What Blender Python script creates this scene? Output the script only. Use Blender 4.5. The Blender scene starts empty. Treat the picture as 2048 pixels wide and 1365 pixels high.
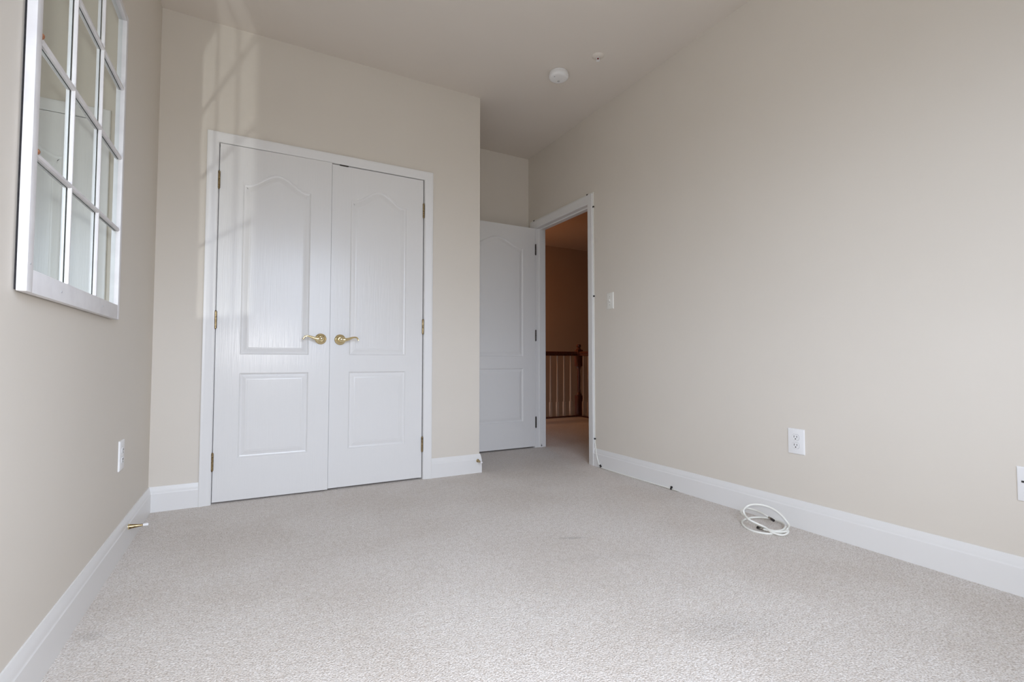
import bpy, bmesh, math, random
from mathutils import Vector, Matrix
from mathutils.geometry import tessellate_polygon

S = bpy.context.scene
COL = S.collection
PI = math.pi

# ------------------------------------------------------------------ place
A, B = 0.4571, 2.3374          # left wall at x=-A, right wall at x=B
C, D = 3.1903, 3.962           # closet wall, alcove wall
E = 1.4678                     # corner where the closet wall ends
H = 2.7478                     # ceiling
Y0 = -0.5                     # window wall behind the camera
CAM = Vector((0, 0, 0.805))

# ------------------------------------------------------------------ camera
cam_d = bpy.data.cameras.new('camera')
cam_d.sensor_width = 36.0
cam_d.lens = 36.0 * 964.93 / 2048
cam_d.clip_start = 0.02
cam = bpy.data.objects.new('camera', cam_d); COL.objects.link(cam)
cam.location = CAM
cam.rotation_euler = (PI / 2 + 0.0398, 0, -0.4984)
S.camera = cam

# ------------------------------------------------------------------ view, world, lights
S.view_settings.view_transform = 'Standard'
S.view_settings.look = 'None'
S.view_settings.gamma = 1.0
S.view_settings.use_curve_mapping = False
S.view_settings.exposure = -0.05
S.cycles.use_denoising = True
S.cycles.max_bounces = 14
S.cycles.diffuse_bounces = 8
S.cycles.sample_clamp_indirect = 6.0
S.cycles.caustics_reflective = False

SKY = 12.0
w = bpy.data.worlds.new('daylight'); S.world = w; w.use_nodes = True
nt = w.node_tree; nt.nodes.clear()
out = nt.nodes.new('ShaderNodeOutputWorld'); bg = nt.nodes.new('ShaderNodeBackground')
tc = nt.nodes.new('ShaderNodeTexCoord'); sp = nt.nodes.new('ShaderNodeSeparateXYZ')
cr = nt.nodes.new('ShaderNodeValToRGB')
nt.links.new(tc.outputs['Generated'], sp.inputs[0]); 
mr = nt.nodes.new('ShaderNodeMapRange'); mr.inputs['From Min'].default_value = -1; mr.inputs['From Max'].default_value = 1
nt.links.new(sp.outputs['Z'], mr.inputs['Value']); nt.links.new(mr.outputs[0], cr.inputs[0])
cr.color_ramp.elements[0].position = 0.0; cr.color_ramp.elements[0].color = (0.094, 0.108, 0.124, 1)
cr.color_ramp.elements[1].position = 1.0; cr.color_ramp.elements[1].color = (0.940, 1.085, 1.345, 1)
e = cr.color_ramp.elements.new(0.49); e.color = (0.113, 0.130, 0.150, 1)
e = cr.color_ramp.elements.new(0.52); e.color = (0.423, 0.488, 0.605, 1)
e = cr.color_ramp.elements.new(0.62); e.color = (0.940, 1.085, 1.345, 1)
nt.links.new(cr.outputs[0], bg.inputs['Color']); bg.inputs['Strength'].default_value = SKY
nt.links.new(bg.outputs[0], out.inputs[0])

WX0, WX1, WZ0, WZ1 = -0.35, 1.2, 0.85, 2.3      # the bedroom window behind the camera
def light(name, kind, loc, energy, color, **kw):
    l = bpy.data.lights.new(name, kind); l.energy = energy; l.color = color
    for k, v in kw.items(): setattr(l, k, v)
    o = bpy.data.objects.new(name, l); COL.objects.link(o); o.location = loc
    return o
portal = light('window_portal', 'AREA', ((WX0 + WX1) / 2, Y0 - 0.02, (WZ0 + WZ1) / 2), 0, (1, 1, 1))
portal.data.shape = 'RECTANGLE'; portal.data.size = WX1 - WX0; portal.data.size_y = WZ1 - WZ0
portal.data.cycles.is_portal = True
portal.rotation_euler = (PI / 2, 0, 0)      # faces +y, into the room

FLASH = 50.0
flash_pos = Vector((-0.03, -0.03, 0.95))
fwd = Vector((math.sin(.4984), math.cos(.4984), 0.04))
flash = light('camera_flash', 'SPOT', flash_pos, FLASH, (1.0, 0.97, 0.94), spot_size=math.radians(150), spot_blend=0.7, shadow_soft_size=0.03)
flash.rotation_euler = fwd.to_track_quat('-Z', 'Y').to_euler()
# added second lamp at the flash's mirror image, standing in for the mirror's reflection
MX = -A + 0.011
mir_pos = Vector((2 * MX - flash_pos.x, flash_pos.y, flash_pos.z))
mir_fwd = Vector((-fwd.x, fwd.y, fwd.z))
mir_aim = Vector((MX, 1.86, 1.55)) - mir_pos
flash_m = light('camera_flash_in_mirror', 'SPOT', mir_pos, FLASH * 1.25, (0.97, 1.0, 0.97), spot_size=math.radians(60), spot_blend=0.1, shadow_soft_size=0.02)
flash_m.rotation_euler = mir_aim.to_track_quat('-Z', 'Y').to_euler()

HALL = 21.0
hall_lamp = light('hall_lamp_light', 'POINT', (3.1, 6.05, 1.7), HALL, (1.0, 0.50, 0.24), shadow_soft_size=0.12)

# ------------------------------------------------------------------ materials
def mat(name, color, rough=0.5, metal=0.0, spec=0.5, build=None):
    m = bpy.data.materials.new(name); m.use_nodes = True
    n = m.node_tree; b = n.nodes['Principled BSDF']
    b.inputs['Base Color'].default_value = (*color, 1); b.inputs['Roughness'].default_value = rough
    b.inputs['Metallic'].default_value = metal; b.inputs['Specular IOR Level'].default_value = spec
    if build: build(n, b)
    return m
def N(n, t, **kw):
    x = n.nodes.new(t)
    for k, v in kw.items():
        if k in x.inputs: x.inputs[k].default_value = v
        else: setattr(x, k, v)
    return x
def bump_noise(scale, strength, dist, detail=3.0, stretch=(1, 1, 1)):
    def f(n, b):
        co = N(n, 'ShaderNodeTexCoord'); mp = N(n, 'ShaderNodeMapping'); mp.inputs['Scale'].default_value = stretch
        no = N(n, 'ShaderNodeTexNoise', Scale=scale, Detail=detail)
        bp = N(n, 'ShaderNodeBump', Strength=strength, Distance=dist)
        n.links.new(co.outputs['Object'], mp.inputs[0]); n.links.new(mp.outputs[0], no.inputs['Vector'])
        n.links.new(no.outputs['Fac'], bp.inputs['Height']); n.links.new(bp.outputs[0], b.inputs['Normal'])
    return f
def mottled(c1, c2, scale, bump=None):
    def f(n, b):
        co = N(n, 'ShaderNodeTexCoord'); no = N(n, 'ShaderNodeTexNoise', Scale=scale, Detail=4.0)
        r = N(n, 'ShaderNodeValToRGB')
        r.color_ramp.elements[0].position = 0.35; r.color_ramp.elements[0].color = (*c1, 1)
        r.color_ramp.elements[1].position = 0.65; r.color_ramp.elements[1].color = (*c2, 1)
        n.links.new(co.outputs['Object'], no.inputs['Vector']); n.links.new(no.outputs['Fac'], r.inputs[0])
        n.links.new(r.outputs[0], b.inputs['Base Color'])
        if bump: bump(n, b)
    return f
M = {}
M['wall'] = mat('beige_wall_paint', (0.60, 0.55, 0.47), 0.6, spec=0.3,
                build=mottled((0.680, 0.635, 0.568), (0.695, 0.65, 0.583), 1.5, bump_noise(120, 0.08, 0.002)))
M['hall'] = mat('tan_hall_paint', (0.34, 0.23, 0.15), 0.6, spec=0.3,  # the hall's dim warm light is put into this paint colour
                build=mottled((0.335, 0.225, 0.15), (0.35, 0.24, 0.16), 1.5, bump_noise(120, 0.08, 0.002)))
M['ceiling'] = mat('ceiling_paint', (0.60, 0.555, 0.50), 0.8, spec=0.2,
                build=mottled((0.70, 0.65, 0.593), (0.715, 0.665, 0.607), 1.2, bump_noise(150, 0.08, 0.002)))
M['trim'] = mat('white_semigloss_trim', (0.775, 0.77, 0.76), 0.32, spec=0.45, build=bump_noise(30, 0.05, 0.002))
def grain(n, b):
    co = N(n, 'ShaderNodeTexCoord'); mp = N(n, 'ShaderNodeMapping'); mp.inputs['Scale'].default_value = (70, 70, 2.2)
    no = N(n, 'ShaderNodeTexNoise', Scale=2.0, Detail=4.0, Distortion=0.6)
    bp = N(n, 'ShaderNodeBump', Strength=0.36, Distance=0.002)
    n.links.new(co.outputs['Object'], mp.inputs[0]); n.links.new(mp.outputs[0], no.inputs['Vector'])
    n.links.new(no.outputs['Fac'], bp.inputs['Height']); n.links.new(bp.outputs[0], b.inputs['Normal'])
M['door'] = mat('white_moulded_door_paint', (0.765, 0.76, 0.75), 0.23, spec=0.36, build=grain)
def brushed(n, b):
    co = N(n, 'ShaderNodeTexCoord'); no = N(n, 'ShaderNodeTexNoise', Scale=60.0, Detail=2.0)
    r = N(n, 'ShaderNodeMapRange'); r.inputs['To Min'].default_value = 0.12; r.inputs['To Max'].default_value = 0.22
    n.links.new(co.outputs['Object'], no.inputs['Vector']); n.links.new(no.outputs['Fac'], r.inputs[0]); n.links.new(r.outputs[0], b.inputs['Roughness'])
M['brass'] = mat('polished_brass', (0.88, 0.74, 0.44), 0.12, 1.0, build=brushed)
M['old_brass'] = mat('aged_brass', (0.42, 0.31, 0.15), 0.32, 1.0, build=mottled((0.16, 0.11, 0.055), (0.48, 0.37, 0.20), 90))
M['dark_metal'] = mat('dark_bronze_metal', (0.05, 0.04, 0.035), 0.4, 0.6, build=mottled((0.035, 0.03, 0.026), (0.07, 0.055, 0.045), 60))
M['mirror'] = mat('greenish_mirror_glass', (0.74, 0.80, 0.775), 0.0, 1.0)
_n = M['mirror'].node_tree; _b = _n.nodes['Principled BSDF']
_no = N(_n, 'ShaderNodeTexNoise', Scale=2.0); _bp = N(_n, 'ShaderNodeBump', Strength=0.02, Distance=0.002)
_n.links.new(_no.outputs['Fac'], _bp.inputs['Height']); _n.links.new(_bp.outputs[0], _b.inputs['Normal'])
M['frame'] = mat('white_painted_wood', (0.76, 0.75, 0.76), 0.4, spec=0.4,
                build=mottled((0.70, 0.685, 0.695), (0.77, 0.76, 0.765), 14, bump_noise(8, 0.25, 0.002, 3, (1, 1, 1))))
M['rawwood'] = mat('bare_brown_wood', (0.32, 0.13, 0.06), 0.7, build=mottled((0.24, 0.09, 0.04), (0.42, 0.2, 0.1), 200))
M['backing'] = mat('dark_backing_felt', (0.02, 0.018, 0.022), 0.9, build=mottled((0.015, 0.014, 0.018), (0.03, 0.028, 0.03), 80))  # dark colour painting the shade in the gap behind the mirror frame
M['plastic'] = mat('white_plastic', (0.82, 0.82, 0.82), 0.3, build=bump_noise(20, 0.02, 0.001))
M['ivory'] = mat('offwhite_plastic', (0.78, 0.77, 0.72), 0.35, build=bump_noise(20, 0.02, 0.001))
M['slot'] = mat('dark_recess', (0.03, 0.028, 0.026), 0.8, build=mottled((0.02, 0.02, 0.02), (0.04, 0.038, 0.035), 100))
M['seam'] = mat('shaded_plastic_gap', (0.40, 0.40, 0.41), 0.6, build=bump_noise(20, 0.02, 0.001))
M['rubber'] = mat('white_rubber', (0.85, 0.85, 0.86), 0.6, build=bump_noise(60, 0.05, 0.001))
M['cable'] = mat('white_cable_jacket', (0.82, 0.82, 0.77), 0.35, build=bump_noise(60, 0.05, 0.001))
M['steel'] = mat('nickel_connector', (0.55, 0.52, 0.48), 0.25, 1.0, build=brushed)
M['clip'] = mat('black_clip_plastic', (0.018, 0.015, 0.014), 0.45, build=bump_noise(60, 0.05, 0.001))
M['cream'] = mat('cream_painted_wood', (0.60, 0.47, 0.36), 0.45, build=bump_noise(30, 0.05, 0.002))  # white balusters: the hall's warm light is put into their colour
M['bulb'] = mat('red_glass_bulb', (0.22, 0.02, 0.02), 0.15, build=bump_noise(60, 0.02, 0.001))
def wood(n, b):
    co = N(n, 'ShaderNodeTexCoord'); mp = N(n, 'ShaderNodeMapping'); mp.inputs['Scale'].default_value = (14, 14, 1.5)
    no = N(n, 'ShaderNodeTexNoise', Scale=4.0, Detail=5.0, Distortion=1.2)
    r = N(n, 'ShaderNodeValToRGB')
    r.color_ramp.elements[0].position = 0.3; r.color_ramp.elements[0].color = (0.055, 0.016, 0.010, 1)
    r.color_ramp.elements[1].position = 0.7; r.color_ramp.elements[1].color = (0.16, 0.05, 0.028, 1)
    n.links.new(co.outputs['Object'], mp.inputs[0]); n.links.new(mp.outputs[0], no.inputs['Vector'])
    n.links.new(no.outputs['Fac'], r.inputs[0]); n.links.new(r.outputs[0], b.inputs['Base Color'])
M['cherry'] = mat('dark_cherry_wood', (0.12, 0.035, 0.02), 0.3, build=wood)

def carpet(n, b):
    co = N(n, 'ShaderNodeTexCoord')
    L = n.links.new
    v = N(n, 'ShaderNodeTexVoronoi', Scale=230.0); L(co.outputs['Object'], v.inputs['Vector'])
    n1 = N(n, 'ShaderNodeTexNoise', Scale=190.0, Detail=3.0); L(co.outputs['Object'], n1.inputs['Vector'])
    n2 = N(n, 'ShaderNodeTexNoise', Scale=45.0, Detail=4.0); L(co.outputs['Object'], n2.inputs['Vector'])
    n3 = N(n, 'ShaderNodeTexNoise', Scale=2.2, Detail=3.0); L(co.outputs['Object'], n3.inputs['Vector'])
    r = N(n, 'ShaderNodeValToRGB'); cr = r.color_ramp
    cr.elements[0].position = 0.30; cr.elements[0].color = (0.46, 0.40, 0.35, 1)
    cr.elements[1].position = 0.72; cr.elements[1].color = (0.84, 0.81, 0.79, 1)
    x = cr.elements.new(0.50); x.color = (0.71, 0.665, 0.62, 1)
    L(n1.outputs['Fac'], r.inputs[0])
    r2 = N(n, 'ShaderNodeValToRGB')
    r2.color_ramp.elements[0].position = 0.36; r2.color_ramp.elements[0].color = (0.91, 0.885, 0.86, 1)
    r2.color_ramp.elements[1].position = 0.62; r2.color_ramp.elements[1].color = (1.03, 1.03, 1.03, 1)
    L(n2.outputs['Fac'], r2.inputs[0])
    m1 = N(n, 'ShaderNodeMix', data_type='RGBA', blend_type='MULTIPLY'); m1.inputs[0].default_value = 0.8
    L(r.outputs[0], m1.inputs[6]); L(r2.outputs[0], m1.inputs[7])
    r3 = N(n, 'ShaderNodeValToRGB')
    r3.color_ramp.elements[0].position = 0.38; r3.color_ramp.elements[0].color = (0.93, 0.915, 0.90, 1)
    r3.color_ramp.elements[1].position = 0.6; r3.color_ramp.elements[1].color = (1, 1, 1, 1)
    L(n3.outputs['Fac'], r3.inputs[0])
    m2 = N(n, 'ShaderNodeMix', data_type='RGBA', blend_type='MULTIPLY'); m2.inputs[0].default_value = 1.0
    L(m1.outputs[2], m2.inputs[6]); L(r3.outputs[0], m2.inputs[7])
    last = m2.outputs[2]
    # faint soiled spots on the pile
    for (x, y, rx, ry, k) in ((1.30, 1.817, 0.075, 0.018, 0.80), (1.26, 1.00, 0.20, 0.085, 0.90), (1.32, 1.566, 0.26, 0.06, 0.955), (-0.39, 1.857, 0.05, 0.035, 0.85), (0.917, 1.434, 0.005, 0.004, 0.45), (2.189, 2.361, 0.007, 0.005, 0.4)):
        mp = N(n, 'ShaderNodeMapping'); mp.vector_type = 'TEXTURE'
        mp.inputs['Location'].default_value = (x, y, 0); mp.inputs['Scale'].default_value = (rx, ry, 1); mp.inputs['Rotation'].default_value = (0, 0, math.radians(-22))
        wn = N(n, 'ShaderNodeVectorMath', operation='ADD')
        L(co.outputs['Object'], mp.inputs[0]); L(mp.outputs[0], wn.inputs[0])
        nn = N(n, 'ShaderNodeTexNoise', Scale=14.0, Detail=3.0); L(co.outputs['Object'], nn.inputs['Vector'])
        sc = N(n, 'ShaderNodeVectorMath', operation='SCALE'); sc.inputs['Scale'].default_value = 0.9
        sb = N(n, 'ShaderNodeVectorMath', operation='SUBTRACT'); sb.inputs[1].default_value = (0.5, 0.5, 0.5)
        L(nn.outputs['Color'], sb.inputs[0]); L(sb.outputs[0], sc.inputs[0]); L(sc.outputs[0], wn.inputs[1])
        ln = N(n, 'ShaderNodeVectorMath', operation='LENGTH'); L(wn.outputs[0], ln.inputs[0])
        mr = N(n, 'ShaderNodeMapRange'); mr.inputs['From Min'].default_value = 0.3; mr.inputs['From Max'].default_value = 1.1
        mr.inputs['To Min'].default_value = k; mr.inputs['To Max'].default_value = 1.0
        L(ln.outputs['Value'], mr.inputs['Value'])
        sm = N(n, 'ShaderNodeVectorMath', operation='SCALE'); L(last, sm.inputs[0]); L(mr.outputs[0], sm.inputs['Scale'])
        last = sm.outputs[0]
    L(last, b.inputs['Base Color'])
    b.inputs['Sheen Weight'].default_value = 0.15
    bp = N(n, 'ShaderNodeBump', Strength=0.75, Distance=0.004); bp.invert = True
    L(v.outputs['Distance'], bp.inputs['Height'])
    bp2 = N(n, 'ShaderNodeBump', Strength=0.25, Distance=0.004)
    L(n2.outputs['Fac'], bp2.inputs['Height']); L(bp.outputs[0], bp2.inputs['Normal'])
    L(bp2.outputs[0], b.inputs['Normal'])
M['carpet'] = mat('beige_berber_carpet', (0.55, 0.5, 0.45), 0.95, spec=0.1, build=carpet)

# ------------------------------------------------------------------ helpers
def link(name, bm, m, parent=None, smooth=None, mats=None):
    me = bpy.data.meshes.new(name)
    bmesh.ops.recalc_face_normals(bm, faces=bm.faces)
    bm.to_mesh(me); bm.free()
    for mm in (mats or [m]): me.materials.append(mm)
    if smooth is not None:
        for p in me.polygons: p.use_smooth = True
        try: me.set_sharp_from_angle(angle=math.radians(smooth))
        except Exception: pass
    o = bpy.data.objects.new(name, me); COL.objects.link(o)
    if parent: o.parent = parent
    return o
def tag(o, label=None, cat=None, group=None, kind=None):
    if label: o['label'] = label
    if cat: o['category'] = cat
    if group: o['group'] = group
    if kind: o['kind'] = kind
    return o
def struct(name, bm, m, label, cat, parent=None, smooth=None):
    return tag(link(name, bm, m, parent, smooth), label, cat, kind='structure')
def empty(name, loc, rz=0.0):
    o = bpy.data.objects.new(name, None); COL.objects.link(o); o.location = loc; o.rotation_euler = (0, 0, rz)
    o.empty_display_size = 0.05
    return o
def box(bm, x0, x1, y0, y1, z0, z1, bev=0.0):
    g = bmesh.ops.create_cube(bm, size=1.0)
    vs = g['verts']
    for v in vs:
        v.co = Vector(((x0 + x1) / 2 + v.co.x * (x1 - x0), (y0 + y1) / 2 + v.co.y * (y1 - y0), (z0 + z1) / 2 + v.co.z * (z1 - z0)))
    if bev:
        es = list({e for v in vs for e in v.link_edges})
        bmesh.ops.bevel(bm, geom=es, offset=bev, segments=2, affect='EDGES', profile=0.6)
    return bm
def nb(*a, bev=0.0): return box(bmesh.new(), *a, bev=bev)
def lathe(prof, seg=28, axis='z', bm=None, org=(0, 0, 0)):
    """prof: (radius, height) pairs, closed at both ends"""
    bm = bm or bmesh.new(); org = Vector(org)
    def P(r, h, a):
        c, s = r * math.cos(a), r * math.sin(a)
        return org + {'z': Vector((c, s, h)), 'y': Vector((c, h, s)), 'x': Vector((h, c, s))}[axis]
    rings = []
    for r, h in prof:
        if r < 1e-6: rings.append([bm.verts.new(P(0, h, 0))])
        else: rings.append([bm.verts.new(P(r, h, 2 * PI * i / seg)) for i in range(seg)])
    for a, b in zip(rings, rings[1:]):
        for i in range(seg):
            j = (i + 1) % seg
            if len(a) == 1 and len(b) == 1: continue
            if len(a) == 1: bm.faces.new((a[0], b[i], b[j]))
            elif len(b) == 1: bm.faces.new((a[i], a[j], b[0]))
            else: bm.faces.new((a[i], a[j], b[j], b[i]))
    for r in (rings[0], rings[-1]):
        if len(r) > 1: bm.faces.new(r)
    return bm
def catmull(pts, n=8):
    P = [Vector(p) for p in pts]; P = [2 * P[0] - P[1]] + P + [2 * P[-1] - P[-2]]; o = []
    for i in range(1, len(P) - 2):
        a, b, c, d = P[i - 1:i + 3]
        for k in range(n):
            t = k / n
            o.append(0.5 * ((2 * b) + (c - a) * t + (2 * a - 5 * b + 4 * c - d) * t * t + (3 * b - a - 3 * c + d) * t ** 3))
    o.append(P[-2]); return o
def tube(pts, rad, seg=10, bm=None, flat=1.0):
    """tube along pts; rad number or list"""
    bm = bm or bmesh.new(); pts = [Vector(p) for p in pts]; n = len(pts)
    R = rad if isinstance(rad, list) else [rad] * n
    T = [(pts[min(i + 1, n - 1)] - pts[max(i - 1, 0)]).normalized() for i in range(n)]
    u = T[0].orthogonal().normalized(); rings = []
    for i in range(n):
        u = (u - T[i] * u.dot(T[i])).normalized(); v = T[i].cross(u)
        rings.append([bm.verts.new(pts[i] + R[i] * (math.cos(2 * PI * k / seg) * u + math.sin(2 * PI * k / seg) * v)) for k in range(seg)])
    for a, b in zip(rings, rings[1:]):
        for k in range(seg):
            j = (k + 1) % seg; bm.faces.new((a[k], a[j], b[j], b[k]))
    bm.faces.new(rings[0]); bm.faces.new(rings[-1])
    return bm
def sweep_profile(corner_fn, nc, prof, bm=None, close=False):
    """corner_fn(i, a, t) -> point of profile point (a, t) at corner i"""
    bm = bm or bmesh.new()
    rings = [[bm.verts.new(corner_fn(i, a, t)) for a, t in prof] for i in range(nc)]
    m = len(prof)
    for a, b in zip(rings, rings[1:]):
        for k in range(m):
            j = (k + 1) % m; bm.faces.new((a[k], a[j], b[j], b[k]))
    bm.faces.new(rings[0]); bm.faces.new(rings[-1])
    return bm

# ------------------------------------------------------------------ room shell
HX = B + 0.103                      # hall side of the right wall
RX, RY = 4.18, 5.665                # newel / rail lines of the landing
bm = bmesh.new()
box(bm, -1.3, 2.45, Y0 - 0.1, 6.95, -0.1, 0.0)
box(bm, 2.45, RX + 0.03, 1.2, RY + 0.03, -0.1, 0.0)
struct('floor', bm, M['carpet'], 'beige speckled loop carpet over bedroom and hall landing', 'floor')
struct('ceiling', nb(-1.3, B + 0.06, Y0 - 0.1, D + 0.1, H, H + 0.08), M['ceiling'], 'plain beige ceiling over the bedroom', 'ceiling')

# left wall, with an opening added behind the mirror for the stand-in lamp
bm = bmesh.new()
def quad(*ps): bm.faces.new([bm.verts.new(p) for p in ps])
hy0, hy1, hz0, hz1 = 1.450, 2.282, 0.995, 2.110
ys = [Y0 - 0.1, hy0, hy1, D + 0.1]; zs = [0, hz0, hz1, H]
for i in range(3):
    for j in range(3):
        if i == 1 and j == 1: continue
        quad((-A, ys[i], zs[j]), (-A, ys[i + 1], zs[j]), (-A, ys[i + 1], zs[j + 1]), (-A, ys[i], zs[j + 1]))
b0 = [(-A, hy0, hz0), (-A, hy1, hz0), (-A, hy1, hz1), (-A, hy0, hz1)]
b1 = [(-A - .05, hy0 - .30, hz0 - .05), (-A - .05, hy1 + .02, hz0 - .05), (-A - .05, hy1 + .02, hz1 + .05), (-A - .05, hy0 - .30, hz1 + .05)]
for k in range(4): quad(b0[k], b0[(k + 1) % 4], b1[(k + 1) % 4], b1[k])
struct('wall_left', bm, M['wall'], 'plain beige wall on the left, the paned mirror hangs on it', 'wall')
struct('wall_outer_left', nb(-1.36, -1.3, Y0 - 0.1, D + 0.2, 0, H), M['wall'], 'outer face of the house beyond the left wall', 'wall')  # unseen, added to keep sky light away from the mirror lamp

# closet wall with opening, the return and the alcove wall
CX0, CX1, CZ = -0.173, 1.045, 2.054
bm = bmesh.new()
box(bm, -A, CX0 - .012, C, C + .11, 0, H); box(bm, CX1 + .012, E, C, C + .11, 0, H); box(bm, CX0 - .012, CX1 + .012, C, C + .11, CZ + .012, H)
box(bm, E - .10, E, C + .11, D, 0, H)
struct('wall_closet', bm, M['wall'], 'beige wall around the white closet doors', 'wall')
struct('wall_alcove', nb(-A, HX, D, D + .11, 0, H), M['wall'], 'short beige wall behind the open hall door', 'wall')

# right wall with doorway
OY0, OY1, OZ = 3.035, 3.832, 2.040
bm = bmesh.new()
box(bm, B, HX, Y0 - .1, OY0 - .012, 0, H); box(bm, B, HX, OY1 + .012, D, 0, H); box(bm, B, HX, OY0 - .012, OY1 + .012, OZ + .012, H)
struct('wall_right', bm, M['wall'], 'long plain beige wall on the right with the doorway at its far end', 'wall')

# window wall behind the camera
bm = bmesh.new()
box(bm, -1.3, WX0, Y0 - .1, Y0, 0, H); box(bm, WX1, B, Y0 - .1, Y0, 0, H)
box(bm, WX0, WX1, Y0 - .1, Y0, 0, WZ0); box(bm, WX0, WX1, Y0 - .1, Y0, WZ1, H)
struct('wall_window', bm, M['wall'], 'beige wall with the window behind the viewer', 'wall')
bm = bmesh.new()
xm = (WX0 + WX1) / 2; zm = (WZ0 + WZ1) / 2
for (a, b_) in ((WX0, WX0 + .05), (WX1 - .05, WX1), (xm - .04, xm + .04)): box(bm, a, b_, Y0 - .08, Y0 - .04, WZ0, WZ1)
for (a, b_) in ((WZ0, WZ0 + .05), (WZ1 - .05, WZ1), (zm - .02, zm + .02)): box(bm, WX0, WX1, Y0 - .078, Y0 - .042, a, b_)
struct('window_1', bm, M['trim'], 'white double sash window behind the viewer', 'window')

# hall beyond the doorway
bm = bmesh.new()
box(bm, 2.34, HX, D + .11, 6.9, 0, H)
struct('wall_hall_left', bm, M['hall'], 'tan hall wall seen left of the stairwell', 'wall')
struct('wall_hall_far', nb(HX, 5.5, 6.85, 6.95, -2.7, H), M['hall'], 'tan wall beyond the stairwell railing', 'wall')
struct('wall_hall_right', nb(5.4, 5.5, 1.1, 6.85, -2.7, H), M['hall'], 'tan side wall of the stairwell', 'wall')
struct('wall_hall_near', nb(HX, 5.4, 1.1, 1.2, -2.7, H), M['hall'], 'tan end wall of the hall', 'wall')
struct('ceiling_hall', nb(HX - .04, 5.5, 1.1, 6.95, H, H + .08), M['hall'], 'ceiling over the hall and stairwell', 'ceiling')
bm = bmesh.new(); box(bm, 2.34, RX + .03, RY + .031, RY + .06, -2.7, 0.0); box(bm, RX + .031, RX + .06, 1.2, RY + .06, -2.7, 0.0)
struct('wall_stairwell', bm, M['hall'], 'tan face below the landing edge', 'wall')
struct('floor_stairwell', nb(2.3, 5.5, 1.1, 6.95, -2.78, -2.7), M['carpet'], 'carpeted floor at the foot of the stairwell', 'floor')

# ------------------------------------------------------------------ baseboards
BP = [(0, 0), (.014, 0), (.014, .094), (.0125, .097), (.0115, .101), (.0115, .106), (.009, .117), (.006, .127), (.0045, .132), (0, .132)]
def baseboard(name, path, normals, label):
    """path of xy points on the wall face; normals = offset vector per point (mitred)"""
    bm = sweep_profile(lambda i, a, t: Vector((path[i][0] + normals[i][0] * a, path[i][1] + normals[i][1] * a, t)), len(path), BP)
    return struct(name, bm, M['trim'], label, 'baseboard', smooth=25)
CASX0, CASX1 = -0.2313, 1.1029
baseboard('baseboard_left', [(-A, Y0), (-A, C)], [(1, 0), (1, -1)], 'white baseboard along the left wall with a door stopper')
baseboard('baseboard_closet_left', [(-A, C), (CASX0, C)], [(1, -1), (0, -1)], 'short white baseboard piece left of the closet casing')
baseboard('baseboard_closet_right', [(CASX1, C), (E, C), (E, D), (B, D)], [(0, -1), (1, -1), (1, -1), (-1, -1)], 'white baseboard between closet casing and wall corner, turning into the alcove')
baseboard('baseboard_right', [(B, OY0 - .066), (B, Y0)], [(-1, 0), (-1, 0)], 'long white baseboard along the right wall')
baseboard('baseboard_window', [(-A, Y0), (B, Y0)], [(1, 1), (-1, 1)], 'white baseboard under the window behind the viewer')

# ------------------------------------------------------------------ casings and jambs
CP = [(0, 0), (0, .007), (.003, .010), (.012, .0105), (.016, .012), (.030, .0145), (.040, .0165), (.047, .0185), (.054, .0185), (.057, .016), (.057, 0)]
def casing_pt(axis, plane, sgn, u0, u1, top):
    def f(i, a, t):
        u, z = [(u0 - a, 0), (u0 - a, top + a), (u1 + a, top + a), (u1 + a, 0)][i]
        return Vector((u, plane + sgn * t, z)) if axis == 'x' else Vector((plane + sgn * t, u, z))
    return f
struct('trim_1', sweep_profile(casing_pt('x', C, -1, CX0 - .002, CX1 + .002, CZ), 4, CP), M['trim'], 'white moulded casing around the closet doors', 'door casing', smooth=25)
CPd = [(a * 1.15, t * .9) for a, t in CP]
struct('trim_2', sweep_profile(casing_pt('y', B, -1, OY0 - .003, OY1 + .003, OZ + .003), 4, CPd), M['trim'], 'white moulded casing around the hall doorway', 'door casing', smooth=25)
struct('trim_3', sweep_profile(casing_pt('y', HX, 1, OY0 - .003, OY1 + .003, OZ + .003), 4, CPd), M['trim'], 'white casing on the hall side of the doorway', 'door casing', smooth=25)
bm = bmesh.new()   # closet jamb
box(bm, CX0 - .012, CX0, C - .001, C + .11, 0, CZ); box(bm, CX1, CX1 + .012, C - .001, C + .11, 0, CZ); box(bm, CX0 - .012, CX1 + .012, C - .001, C + .11, CZ, CZ + .012)
box(bm, CX0, CX0 + .01, C + .042, C + .075, 0, CZ); box(bm, CX1 - .01, CX1, C + .042, C + .075, 0, CZ); box(bm, CX0, CX1, C + .042, C + .075, CZ - .01, CZ)
struct('trim_4', bm, M['trim'], 'white jamb lining the closet opening', 'door jamb')
bm = bmesh.new()   # hall doorway jamb with stop
box(bm, B - .001, HX + .001, OY0 - .012, OY0, 0, OZ); box(bm, B - .001, HX + .001, OY1, OY1 + .012, 0, OZ); box(bm, B - .001, HX + .001, OY0 - .012, OY1 + .012, OZ, OZ + .012)
box(bm, B + .04, B + .075, OY0, OY0 + .01, 0, OZ); box(bm, B + .04, B + .075, OY1 - .01, OY1, 0, OZ - .01); box(bm, B + .04, B + .075, OY0, OY1, OZ - .01, OZ)
struct('trim_5', bm, M['trim'], 'white jamb lining the hall doorway', 'door jamb')

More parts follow.
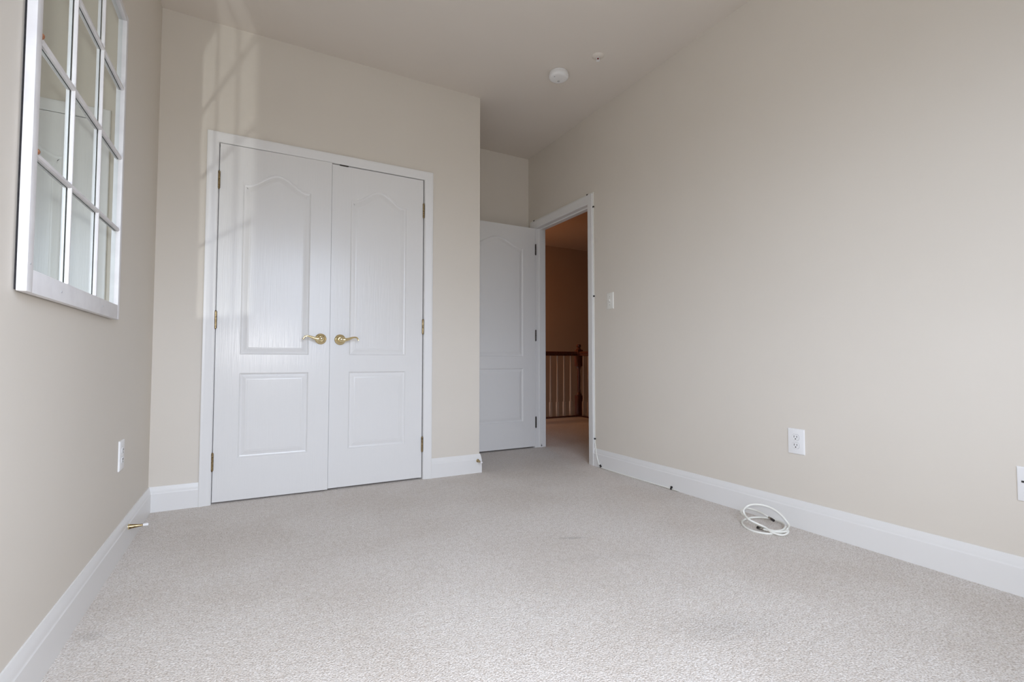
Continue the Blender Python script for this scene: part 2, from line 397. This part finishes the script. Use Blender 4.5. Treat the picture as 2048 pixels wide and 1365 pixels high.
# ------------------------------------------------------------------ doors
def arch_loop(x0, x1, z0, zs, rise, n=36):
    p = [(x0, z0), (x1, z0), (x1, zs)]
    if rise > 0:
        m = 0.10 * (x1 - x0)
        for k in range(n + 1):
            s = k / n
            p.append((x1 - m * .6 - (x1 - x0 - 1.2 * m) * s, zs + rise * (0.5 - 0.5 * math.cos(2 * PI * s)) ** 0.85))
    p.append((x0, zs))
    return [Vector((a, b)) for a, b in p]
def inset(loop, d):
    n = len(loop); o = []
    for i in range(n):
        a, b, c = loop[i - 1], loop[i], loop[(i + 1) % n]
        e1 = (b - a).normalized(); e2 = (c - b).normalized()
        n1 = Vector((-e1.y, e1.x)); n2 = Vector((-e2.y, e2.x))
        m = (n1 + n2); k = m.dot(n1)
        o.append(b + m * (d / max(k, .35)))
    return o
PP = [(0, 0), (.002, .003), (.007, .0078), (.012, .0090), (.016, .0082), (.030, .0030), (.036, .0018), (.040, .0016), (.0415, .0008)]
def door_slab(W, Z0, Z1, panels, T=.035):
    """slab in local x 0..W, front face at y=0 facing -y, back at y=T"""
    bm = bmesh.new()
    for side in (0, 1):
        def Q(p, h): return Vector((p.x, (h if side == 0 else T - h), p.y))
        outer = [Vector((0, Z0)), Vector((W, Z0)), Vector((W, Z1)), Vector((0, Z1))]
        polys = [outer] + [list(pl) for pl in panels]
        flat = [p for pl in polys for p in pl]
        vs = [bm.verts.new(Q(p, 0)) for p in flat]
        for tri in tessellate_polygon([[Vector((p.x, p.y, 0)) for p in pl] for pl in polys]):
            try: bm.faces.new([vs[k] for k in tri])
            except ValueError: pass
        off = 4
        for pl in panels:
            ring = vs[off:off + len(pl)]; off += len(pl)
            for d, h in PP[1:]:
                nr = [bm.verts.new(Q(p, h)) for p in inset(pl, d)]
                for k in range(len(nr)):
                    j = (k + 1) % len(nr); bm.faces.new((ring[k], ring[j], nr[j], nr[k]))
                ring = nr
            pts = [Vector((v.co.x, v.co.z, 0)) for v in ring]
            for tri in tessellate_polygon([pts]):
                try: bm.faces.new([ring[k] for k in tri])
                except ValueError: pass
        if side == 0: f0 = vs[:4]
        else:
            for k in range(4):
                j = (k + 1) % 4; bm.faces.new((f0[k], f0[j], vs[j], vs[k]))
    return bm
def make_door(name, W, Z0, Z1, stile, label, loc, rz, hinge_x, hinge_mat='old_brass'):
    d = tag(empty(name, loc, rz), label, 'door', kind='structure')
    x0, x1 = stile, W - stile
    pan = [arch_loop(x0, x1, 0.838, 1.836, 0.083), arch_loop(x0, x1, 0.247, 0.731, 0)]
    link('door_slab', door_slab(W, Z0, Z1, pan), M['door'], d, smooth=12)
    for z in (1.837, 1.034, 0.235):
        bm = lathe([(0, -.054), (.003, -.053), (.0042, -.050), (.0066, -.0475), (.0066, -.029), (.0056, -.0285), (.0066, -.028), (.0066, -.010), (.0056, -.0095), (.0066, -.009),
                    (.0066, .009), (.0056, .0095), (.0066, .010), (.0066, .028), (.0056, .0285), (.0066, .029), (.0066, .0475), (.0042, .050), (.003, .053), (0, .054)], 14,
                   org=(hinge_x, -.0045, z))
        box(bm, hinge_x - .0012, hinge_x + .0012, -.002, .03, z - .0475, z + .0475)
        link('hinge', bm, M[hinge_mat], d, smooth=30)
    return d
def door_handle(d, x, z, side):
    """lever handle; side = -1 lever points to -x, +1 to +x"""
    h = empty('door_handle', (x, 0, z)); h.parent = d
    link('rose', lathe([(0, .001), (.033, .001), (.0335, -.003), (.031, -.006), (.026, -.0075), (.024, -.0105), (.019, -.013), (.0155, -.016), (.0145, -.022), (0, -.022)], 36, 'y'), M['brass'], h, smooth=35)
    P = catmull([(0, -.018, 0), (0, -.036, 0), (side * .006, -.050, -.001), (side * .020, -.056, -.002), (side * .040, -.056, .002), (side * .060, -.055, .010),
                 (side * .078, -.054, .0145), (side * .092, -.053, .012), (side * .099, -.052, .003), (side * .104, -.052, -.005)], 6)
    n = len(P); R = []
    for i in range(n):
        s = i / (n - 1)
        R.append(.0125 if s < .3 else .0125 - .0075 * min(1, (s - .3) / .35) if s < .92 else .0048 + .001 * (s - .92) / .08)
    bm = tube(P, R, 14)
    lathe([(0, -.064), (.006, -.0635), (.011, -.060), (.0135, -.054), (.0135, -.034), (.011, -.026), (0, -.026)], 20, 'y', bm)
    link('lever', bm, M['brass'], h, smooth=40)
    link('latch_button', lathe([(0, -.0655), (.003, -.065), (.0042, -.0635), (.0042, -.061), (0, -.061)], 12, 'y'), M['steel'], h, smooth=40)
    return h
d1 = make_door('door_1', 0.606, .010, 2.0518, .120, 'left white closet door, arched top panel and brass lever pointing left', (-.1685, C + .001, 0), math.radians(-1.2), -.0025)
door_handle(d1, .5535, .936, -1)
d2 = make_door('door_2', .597, .012, 2.0495, .116, 'right white closet door, arched top panel and brass lever pointing right', (.4405, C + .001, 0), 0, .5995)
door_handle(d2, .0605, .934, 1)
link('strike_plate', nb(.045, .097, -.004, .012, 2.0475, 2.0555), M['dark_metal'], d2)
d3 = make_door('door_3', .787, .014, 2.036, .128, 'white hall door standing open against the alcove wall', (B - .012 - .787, 3.822, 0), 0, .7905, 'dark_metal')

# ------------------------------------------------------------------ paned wall mirror
mir = tag(empty('wall_mirror', (-A, 1.85, 0.946)), 'white wooden window-frame mirror with small rectangular panes on the left wall', 'mirror')
def mlink(name, bm, m, smooth=None, lab=None):
    o = link(name, bm, m, mir, smooth); o.matrix_parent_inverse = Matrix.Translation((A, -1.85, -0.946))
    if lab: o['label'] = lab
    return o
fy0, fy1, fz0, fz1 = 1.437, 2.298, 0.957, 2.121      # outer
gy0, gy1, gz0, gz1 = 1.470, 2.272, 1.010, 2.096      # inner
xb, xf, xg = -A + .006, -A + .0245, -A + .011
bm = bmesh.new()
for a in ((fy0 + .009, gy0 + .0, fz0 + .004, fz1 - .004), (gy1, fy1 - .004, fz0 + .004, fz1 - .004)): box(bm, -A + .0005, xb, *a)
for a in ((gy0, gy1, fz0 + .004, gz0), (gy0, gy1, gz1, fz1 - .004)): box(bm, -A + .0005, xb, *a)
mlink('backing_strip', bm, M['backing'], lab='dark strip behind the frame')
mlink('frame_side', nb(xb, xf, fy0, gy0, fz0, fz1, bev=.0025), M['frame'], 30)
mlink('frame_side', nb(xb, xf, gy1, fy1, fz0, fz1, bev=.0025), M['frame'], 30)
mlink('frame_bottom', nb(xb, xf - .0006, gy0, gy1, fz0, gz0, bev=.002), M['frame'], 30)
mlink('frame_top', nb(xb, xf - .0006, gy0, gy1, gz1, fz1, bev=.002), M['frame'], 30)
vy = [1.727, 1.997]; hz = [1.285, 1.557, 1.823]
ye = [gy0 - .002] + vy + [gy1 + .002]; ze = [gz0 - .002] + hz + [gz1 + .002]
panes = []
for i in range(3):
    for j in range(4):
        panes.append(mlink('mirror_pane', nb(xg - .003, xg, ye[i], ye[i + 1], ze[j], ze[j + 1]), M['mirror']))
for y in vy:
    bm = sweep_profile(lambda i, a, t: Vector((xg + .0018 + t, y + a, (gz0 + .002, gz1)[i])), 2, [(-.0058, 0), (-.0058, .0045), (-.003, .0080), (.003, .0080), (.0058, .0045), (.0058, 0)])
    mlink('muntin', bm, M['frame'])
for z in hz:
    bm = sweep_profile(lambda i, a, t: Vector((xg + .0014 + t, (gy0, gy1)[i], z + a + (-.008, .008)[i])), 2, [(-.0070, 0), (-.0070, .0050), (-.004, .0088), (.004, .0088), (.0070, .0050), (.0070, 0)])
    mlink('muntin', bm, M['frame'])
for z in hz[:2]:
    mlink('muntin_end', lathe([(0, 0), (.006, .001), (.0075, .006), (.0055, .012), (0, .014)], 14, 'y', org=(xg + .0085, gy0 - .001, z - .002)), M['rawwood'], 40, 'bare brown wood where the paint has chipped')
for y, z in ((1.66, .983), (2.06, .985), (1.452, 1.02)):
    mlink('nail_head', lathe([(0, xf + .0012), (.0022, xf + .0008), (.0028, xf - .001), (0, xf - .001)], 10, 'x', org=(0, y, z)), M['seam'], 40)

# added lamp for the mirrored flash: every thing but the panes shades it
bc = bpy.data.collections.new('mirror_flash_blockers')
for p in panes: bc.objects.link(p)
flash_m.light_linking.blocker_collection = bc
for co in bc.collection_objects: co.light_linking.link_state = 'EXCLUDE'

# ------------------------------------------------------------------ wall plates (local frame: x across, z up, face towards -y)
def plate_base(name, loc, rz, label, cat, w=.079, h=.123, m='plastic', group=None):
    t = tag(empty(name, loc, rz), label, cat, group)
    bm = bmesh.new()
    prof = [(0, 0), (0, -.003), (.002, -.0055), (.006, -.0068)]
    rings = []
    for ins, y in prof:
        rings.append([bm.verts.new((sx * (w / 2 - ins), y, sz * (h / 2 - ins))) for sx, sz in ((-1, -1), (1, -1), (1, 1), (-1, 1))])
    for a, b in zip(rings, rings[1:]):
        for k in range(4): bm.faces.new((a[k], a[(k + 1) % 4], b[(k + 1) % 4], b[k]))
    bm.faces.new(rings[-1]); bm.faces.new(rings[0])
    link('cover_plate', bm, M[m], t, smooth=20)
    return t
def duplex(t, m='plastic'):
    for s in (-1, 1):
        bm = bmesh.new(); zc = s * .0195
        pts = []
        for k in range(28):
            a = 2 * PI * k / 28; x, z = .0172 * math.cos(a), .0172 * math.sin(a)
            pts.append((x, max(-.0142, min(.0142, z))))
        r0 = [bm.verts.new((x, -.0066, z + zc)) for x, z in pts]; r1 = [bm.verts.new((x, -.0086, z + zc)) for x, z in pts]
        for k in range(28): bm.faces.new((r0[k], r0[(k + 1) % 28], r1[(k + 1) % 28], r1[k]))
        bm.faces.new(r1)
        rc = link('receptacle', bm, M[m], t, smooth=30)
        bm = bmesh.new()
        box(bm, -.0078, -.0052, -.0091, -.008, zc - .0015, zc + .0085); box(bm, .0052, .0078, -.0091, -.008, zc - .0005, zc + .0075)
        lathe([(0, -.0091), (.0029, -.0091), (.0029, -.008), (0, -.008)], 12, 'y', bm, (0, 0, zc - .0075))
        link('slots', bm, M['slot'], rc)
        bm = bmesh.new()
        ra = [bm.verts.new((x * 1.07, -.0069, z * 1.08 + zc)) for x, z in pts]
        bm.faces.new(ra); link('seam', bm, M['seam'], rc)
    link('screw', lathe([(0, -.0082), (.003, -.0078), (.0034, -.0066), (0, -.0066)], 12, 'y'), M[m], t, smooth=40)
RZ = -PI / 2        # plate face (-y) turned to -x for the right wall
LZ = PI / 2         # turned to +x for the left wall
duplex(plate_base('wall_outlet', (B, 1.410, .412), RZ, 'white double outlet low on the right wall above the coiled cable', 'outlet', .081, .122))
duplex(plate_base('wall_outlet', (-A, 2.523, .415), LZ, 'white double outlet on the left wall near the closet corner', 'outlet', .080, .122))
t = plate_base('light_switch', (B, 2.772, 1.244), RZ, 'off-white toggle light switch beside the hall doorway', 'light switch', .074, .122, 'ivory')
link('seam', nb(-.0055, .0055, -.0072, -.0060, -.0125, .0125), M['seam'], t)
bm = bmesh.new()
bm2v = [(-.0045, -.006, -.011), (.0045, -.006, -.011), (.0045, -.006, .011), (-.0045, -.006, .011), (-.0035, -.018, .003), (.0035, -.018, .003), (.0035, -.016, .010), (-.0035, -.016, .010)]
vv = [bm.verts.new(p) for p in bm2v]
for f in ((0, 1, 2, 3), (4, 5, 6, 7), (0, 1, 5, 4), (1, 2, 6, 5), (2, 3, 7, 6), (3, 0, 4, 7)): bm.faces.new([vv[k] for k in f])
link('toggle', bm, M['ivory'], t)
for s in (-1, 1): link('screw', lathe([(0, -.0082), (.0026, -.0078), (.003, -.0066), (0, -.0066)], 10, 'y', org=(0, 0, s * .030)), M['seam'], t, smooth=40)
t = plate_base('cable_jack_plate', (B, .6085, .381), RZ, 'white wall plate with a dark jack at the right edge of the photo', 'wall plate', .074, .118)
link('port', nb(-.024, .020, -.0095, -.006, .006, .012), M['slot'], t)

# ------------------------------------------------------------------ smoke detector, sprinkler
t = tag(empty('smoke_detector', (1.800, 2.648, H)), 'round white smoke detector on the ceiling', 'smoke detector')
link('base_ring', lathe([(0, 0), (.058, 0), (.062, -.003), (.062, -.012), (.060, -.014), (0, -.014)], 48), M['plastic'], t, smooth=35)
link('cover', lathe([(0, -.014), (.064, -.014), (.066, -.018), (.066, -.030), (.063, -.036), (.056, -.041), (.050, -.0425), (.030, -.044), (0, -.0445)], 48), M['plastic'], t, smooth=35)
link('test_button', lathe([(0, -.0475), (.006, -.047), (.008, -.0455), (.0085, -.043), (0, -.043)], 20, org=(.012, .020, 0)), M['seam'], t, smooth=40)
link('indicator', lathe([(0, -.0450), (.0035, -.0448), (.004, -.0425), (0, -.0425)], 12, org=(-.040, -.010, 0)), M['seam'], t, smooth=40)
t = tag(empty('fire_sprinkler', (1.919, 2.378, H)), 'small pendent fire sprinkler head on the ceiling', 'sprinkler')
link('escutcheon', lathe([(0, 0), (.038, 0), (.038, -.002), (.030, -.007), (.020, -.011), (.013, -.012), (0, -.012)], 32), M['ceiling'], t, smooth=35)
bm = lathe([(0, -.006), (.010, -.006), (.010, -.012), (.007, -.014), (0, -.014)], 16)
for s in (-1, 1): tube(catmull([(s * .008, 0, -.012), (s * .011, 0, -.018), (s * .008, 0, -.026), (0, 0, -.030)], 5), .0018, 8, bm)
link('frame_arms', bm, M['plastic'], t, smooth=35)
link('bulb', lathe([(0, -.012), (.004, -.013), (.0060, -.020), (.004, -.027), (0, -.029)], 14), M['bulb'], t, smooth=50)
link('deflector', lathe([(0, -.029), (.0115, -.030), (.0125, -.0315), (0, -.0325)], 20), M['plastic'], t, smooth=35)

# ------------------------------------------------------------------ door stoppers
def stopper(loc, rz, label):
    t = tag(empty('door_stopper', loc, rz), label, 'door stopper')       # points along local +x
    link('base_plate', lathe([(0, 0), (.0125, 0), (.0125, .002), (.0105, .004), (0, .004)], 22, 'x'), M['brass'], t, smooth=35)
    link('shaft', lathe([(0, .003), (.0105, .004), (.0098, .008), (.0092, .012), (.0055, .040), (.0042, .052), (0, .053)], 22, 'x'), M['old_brass'], t, smooth=35)
    link('rubber_tip', lathe([(0, .050), (.0048, .051), (.0058, .054), (.0062, .066), (.0052, .070), (0, .071)], 18, 'x'), M['rubber'], t, smooth=35)
stopper((-A + .0135, 2.640, .088), 0, 'brass cone door stopper with white rubber tip on the left baseboard')
stopper((1.450, C - .0135, .086), -PI / 2, 'brass door stopper with white tip at the baseboard corner right of the closet')

# ------------------------------------------------------------------ cable run and clips
YC = OY0 - .0735
ZT = OZ + .076
run = [(B - .0185, 2.13, .005), (B - .019, 2.189, .006), (B - .019, 2.35, .0045), (B - .018, 2.55, .0035), (B - .018, 2.74, .0035), (B - .019, 2.862, .006), (B - .019, 2.890, .018),
       (B - .0165, 2.915, .055), (B - .010, 2.940, .115), (B - .005, 2.955, .160), (B - .004, YC, .205), (B - .004, YC, .5), (B - .004, YC, 1.0), (B - .004, YC, 1.5), (B - .004, YC, 1.9),
       (B - .004, YC, ZT - .02), (B - .004, YC + .006, ZT - .004), (B - .004, YC + .022, ZT), (B - .004, 3.3, ZT), (B - .004, 3.6, ZT), (B - .004, 3.86, ZT), (B - .004, 3.905, ZT - .002), (B - .004, 3.918, ZT - .03), (B - .004, 3.918, 1.8), (B - .004, 3.918, 1.0), (B - .004, 3.918, .05)]
cb = tag(link('coaxial_cable', tube(catmull(run, 6), .0038, 10), M['cable'], smooth=60), 'thin white cable run around the hall door casing and down to the baseboard', 'cable')
def clip(loc, nrm, along, label):
    """nail clip: saddle over the cable with a nail head beside it; nrm points off the wall"""
    nrm = Vector(nrm); al = Vector(along); sd = nrm.cross(al)
    rot = Matrix((sd, al, nrm)).transposed().to_4x4()
    bm = bmesh.new(); prof = []
    for k in range(9): a = PI * k / 8; prof.append((.0072 * math.cos(a), .0055 + .0056 * math.sin(a)))
    prof = [(.0072, 0)] + prof + [(-.0072, 0)]
    rings = [[bm.verts.new((x, yy, z)) for x, z in prof] for yy in (-.0055, .0055)]
    m = len(prof)
    for k in range(m): bm.faces.new((rings[0][k], rings[0][(k + 1) % m], rings[1][(k + 1) % m], rings[1][k]))
    bm.faces.new(rings[0]); bm.faces.new(rings[1])
    box(bm, .006, .0150, -.0050, .0050, 0, .0075)
    o = tag(link('cable_clip', bm, M['clip'], smooth=30), label, 'cable clip', 'black nail clips holding the white cable')
    o.matrix_world = Matrix.Translation(loc) @ rot
    link('nail', lathe([(0, .0110), (.0035, .0106), (.0048, .0094), (.0048, .007), (0, .007)], 10, 'z', org=(.0105, 0, 0)), M['clip'], o, smooth=40)
    return o
X = B
clip((X - .014, 2.189, .007), (-1, 0, 0), (0, -1, 0), 'black cable clip at the foot of the right baseboard, farthest from the doorway')
clip((X - .014, 2.875, .011), (-1, 0, 0), (0, -.75, .66), 'black cable clip at the foot of the baseboard just right of the doorway')
clip((X, YC, .205), (-1, 0, 0), (0, 0, 1), 'black cable clip low on the doorway casing where the cable curves away')
clip((X, YC, 1.300), (-1, 0, 0), (0, 0, 1), 'black cable clip halfway up the doorway casing, level with the light switch')
clip((X, YC, 2.000), (-1, 0, 0), (0, 0, 1), 'black cable clip on the side of the casing just below its top corner')
clip((X, 3.035, ZT), (-1, 0, 0), (0, 1, 0), 'black cable clip on top of the casing at its near corner')
clip((X, 3.850, ZT), (-1, 0, 0), (0, 1, 0), 'black cable clip on top of the casing at its far end above the open door')
clip((2.392, OY1, .014), (0, -1, 0), (1, 0, 0), 'black cable clip at the foot of the hinge jamb near the carpet')

# coil of cable on the floor
coil = [(2.249, 1.5, 0.035), (2.259, 1.534, 0.04), (2.279, 1.583, 0.04), (2.263, 1.623, 0.045), (2.211, 1.615, 0.05), (2.172, 1.598, 0.045), (2.153, 1.564, 0.04), (2.133, 1.526, 0.035), (2.141, 1.495, 0.022), (2.148, 1.46, 0.015), (2.152, 1.43, 0.012), (2.168, 1.408, 0.012), (2.203, 1.403, 0.014), (2.25, 1.421, 0.014), (2.285, 1.447, 0.013), (2.31, 1.488, 0.012), (2.316, 1.528, 0.01), (2.302, 1.563, 0.009), (2.266, 1.587, 0.009), (2.225, 1.597, 0.008), (2.182, 1.593, 0.006), (2.147, 1.575, 0.004), (2.11, 1.534, 0.0035), (2.092, 1.489, 0.0035), (2.098, 1.453, 0.0035), (2.121, 1.421, 0.0035), (2.16, 1.403, 0.004), (2.196, 1.396, 0.006), (2.241, 1.405, 0.01), (2.240, 1.396, 0.03), (2.228, 1.401, 0.05), (2.228, 1.424, 0.07), (2.231, 1.458, 0.085), (2.224, 1.491, 0.095), (2.201, 1.517, 0.1), (2.167, 1.535, 0.1), (2.146, 1.548, 0.09), (2.140, 1.560, 0.07), (2.135, 1.550, 0.052), (2.116, 1.514, 0.043), (2.130, 1.482, 0.03), (2.142, 1.448, 0.02), (2.133, 1.417, 0.012), (2.138, 1.389, 0.008), (2.153, 1.371, 0.008), (2.179, 1.367, 0.012), (2.199, 1.375, 0.018), (2.181, 1.378, 0.016), (2.156, 1.397, 0.013), (2.14, 1.420, 0.012), (2.138, 1.443, 0.011), (2.138, 1.458, 0.0105)]
t = tag(empty('coiled_cable', (2.2, 1.48, 0)), 'loosely coiled white cable with two connectors lying on the carpet by the right baseboard', 'cable')
def clink(name, bm, m, lab=None):
    o = link(name, bm, m, t, 50); o.matrix_parent_inverse = Matrix.Translation((-2.2, -1.48, 0))
    if lab: o['label'] = lab
cp = catmull(coil, 6)
clink('cord', tube(cp, .0046, 12), M['cable'])
def connector(p, d):
    d = d.normalized()
    def pt(s): return p + d * s
    clink('connector', tube([pt(-.004), pt(-.003), pt(.006), pt(.0065), pt(.008), pt(.0085), pt(.018), pt(.0185)], [.0048, .0056, .0056, .005, .005, .0066, .0066, .0058], 6), M['steel'], 'metal screw-on end')
    clink('connector_tip', tube([pt(.012), pt(.030)], [.0062, .0062], 12), M['clip'], 'dark open end of the connector')
connector(cp[0], cp[0] - cp[2]); connector(cp[-1], cp[-1] - cp[-3])

# ------------------------------------------------------------------ hall railing
nw = tag(empty('newel_post', (RX, RY, 0)), 'dark cherry turned newel post at the landing corner', 'newel post')
link('square_base', nb(-.043, .043, -.043, .043, 0, .30, bev=.003), M['cherry'], nw, smooth=30)
link('turned_shaft', lathe([(0, .30), (.040, .30), (.041, .315), (.030, .335), (.024, .35), (.026, .36), (.024, .37), (.021, .40), (.023, .48), (.025, .56), (.021, .62), (.017, .655), (.016, .668), (.026, .674), (.026, .682), (.024, .686), (.034, .70), (.041, .715), (.041, .72), (0, .72)], 32), M['cherry'], nw, smooth=30)
link('square_block', nb(-.043, .043, -.043, .043, .72, .955, bev=.003), M['cherry'], nw, smooth=30)
link('cap', lathe([(0, .955), (.040, .955), (.042, .962), (.030, .972), (.024, .982), (.026, .990), (.034, .998), (.036, 1.010), (.034, 1.026), (.026, 1.034), (0, 1.038)], 28), M['cherry'], nw, smooth=35)
HP = [(-.024, .868), (.024, .868), (.026, .880), (.022, .888), (.030, .900), (.030, .915), (.022, .926), (.008, .931), (-.008, .931), (-.022, .926), (-.030, .915), (-.030, .900), (-.022, .888), (-.026, .880)]
def rail(a0, a1, axis, name, lab):
    def f(i, a, t_): u = (a0, a1)[i]; return Vector((u, RY + a, t_)) if axis == 'x' else Vector((RX + a, u, t_))
    tag(link(name, sweep_profile(f, 2, HP), M['cherry'], smooth=25), lab, 'handrail')
rail(HX, RX - .043, 'x', 'handrail', 'dark cherry handrail left of the newel post')
rail(RY - .043, 1.25, 'y', 'handrail', 'dark cherry handrail right of the newel post')
tag(link('shoe_rail', nb(HX, RX - .043, RY - .030, RY + .030, 0, .018, bev=.003), M['cherry']), 'low cherry floor strip under the balusters left of the newel', 'floor rail')
tag(link('shoe_rail', nb(RX - .030, RX + .030, 1.25, RY - .043, 0, .018, bev=.003), M['cherry']), 'low cherry floor strip under the balusters right of the newel', 'floor rail')
def baluster_mesh():
    bm = nb(-.016, .016, -.016, .016, 0, .20, bev=.002)
    lathe([(0, .19), (.0155, .20), (.0165, .207), (.0120, .214), (.0150, .222), (.0150, .228), (.0120, .236), (.0135, .30), (.0125, .45), (.0100, .65), (.0090, .853), (0, .853)], 16, 'z', bm)
    return bm
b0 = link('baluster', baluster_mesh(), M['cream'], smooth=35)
spots = []
x = 4.036
while x > 3.35: spots.append((x, RY)); x -= .1135
spots.append((RX, 5.556)); spots.append((RX, 5.44))
names = ['first cream baluster left of the newel post', 'second cream baluster left of the newel post', 'third cream baluster left of the newel post', 'fourth cream baluster left of the newel post, next to the doorway edge']
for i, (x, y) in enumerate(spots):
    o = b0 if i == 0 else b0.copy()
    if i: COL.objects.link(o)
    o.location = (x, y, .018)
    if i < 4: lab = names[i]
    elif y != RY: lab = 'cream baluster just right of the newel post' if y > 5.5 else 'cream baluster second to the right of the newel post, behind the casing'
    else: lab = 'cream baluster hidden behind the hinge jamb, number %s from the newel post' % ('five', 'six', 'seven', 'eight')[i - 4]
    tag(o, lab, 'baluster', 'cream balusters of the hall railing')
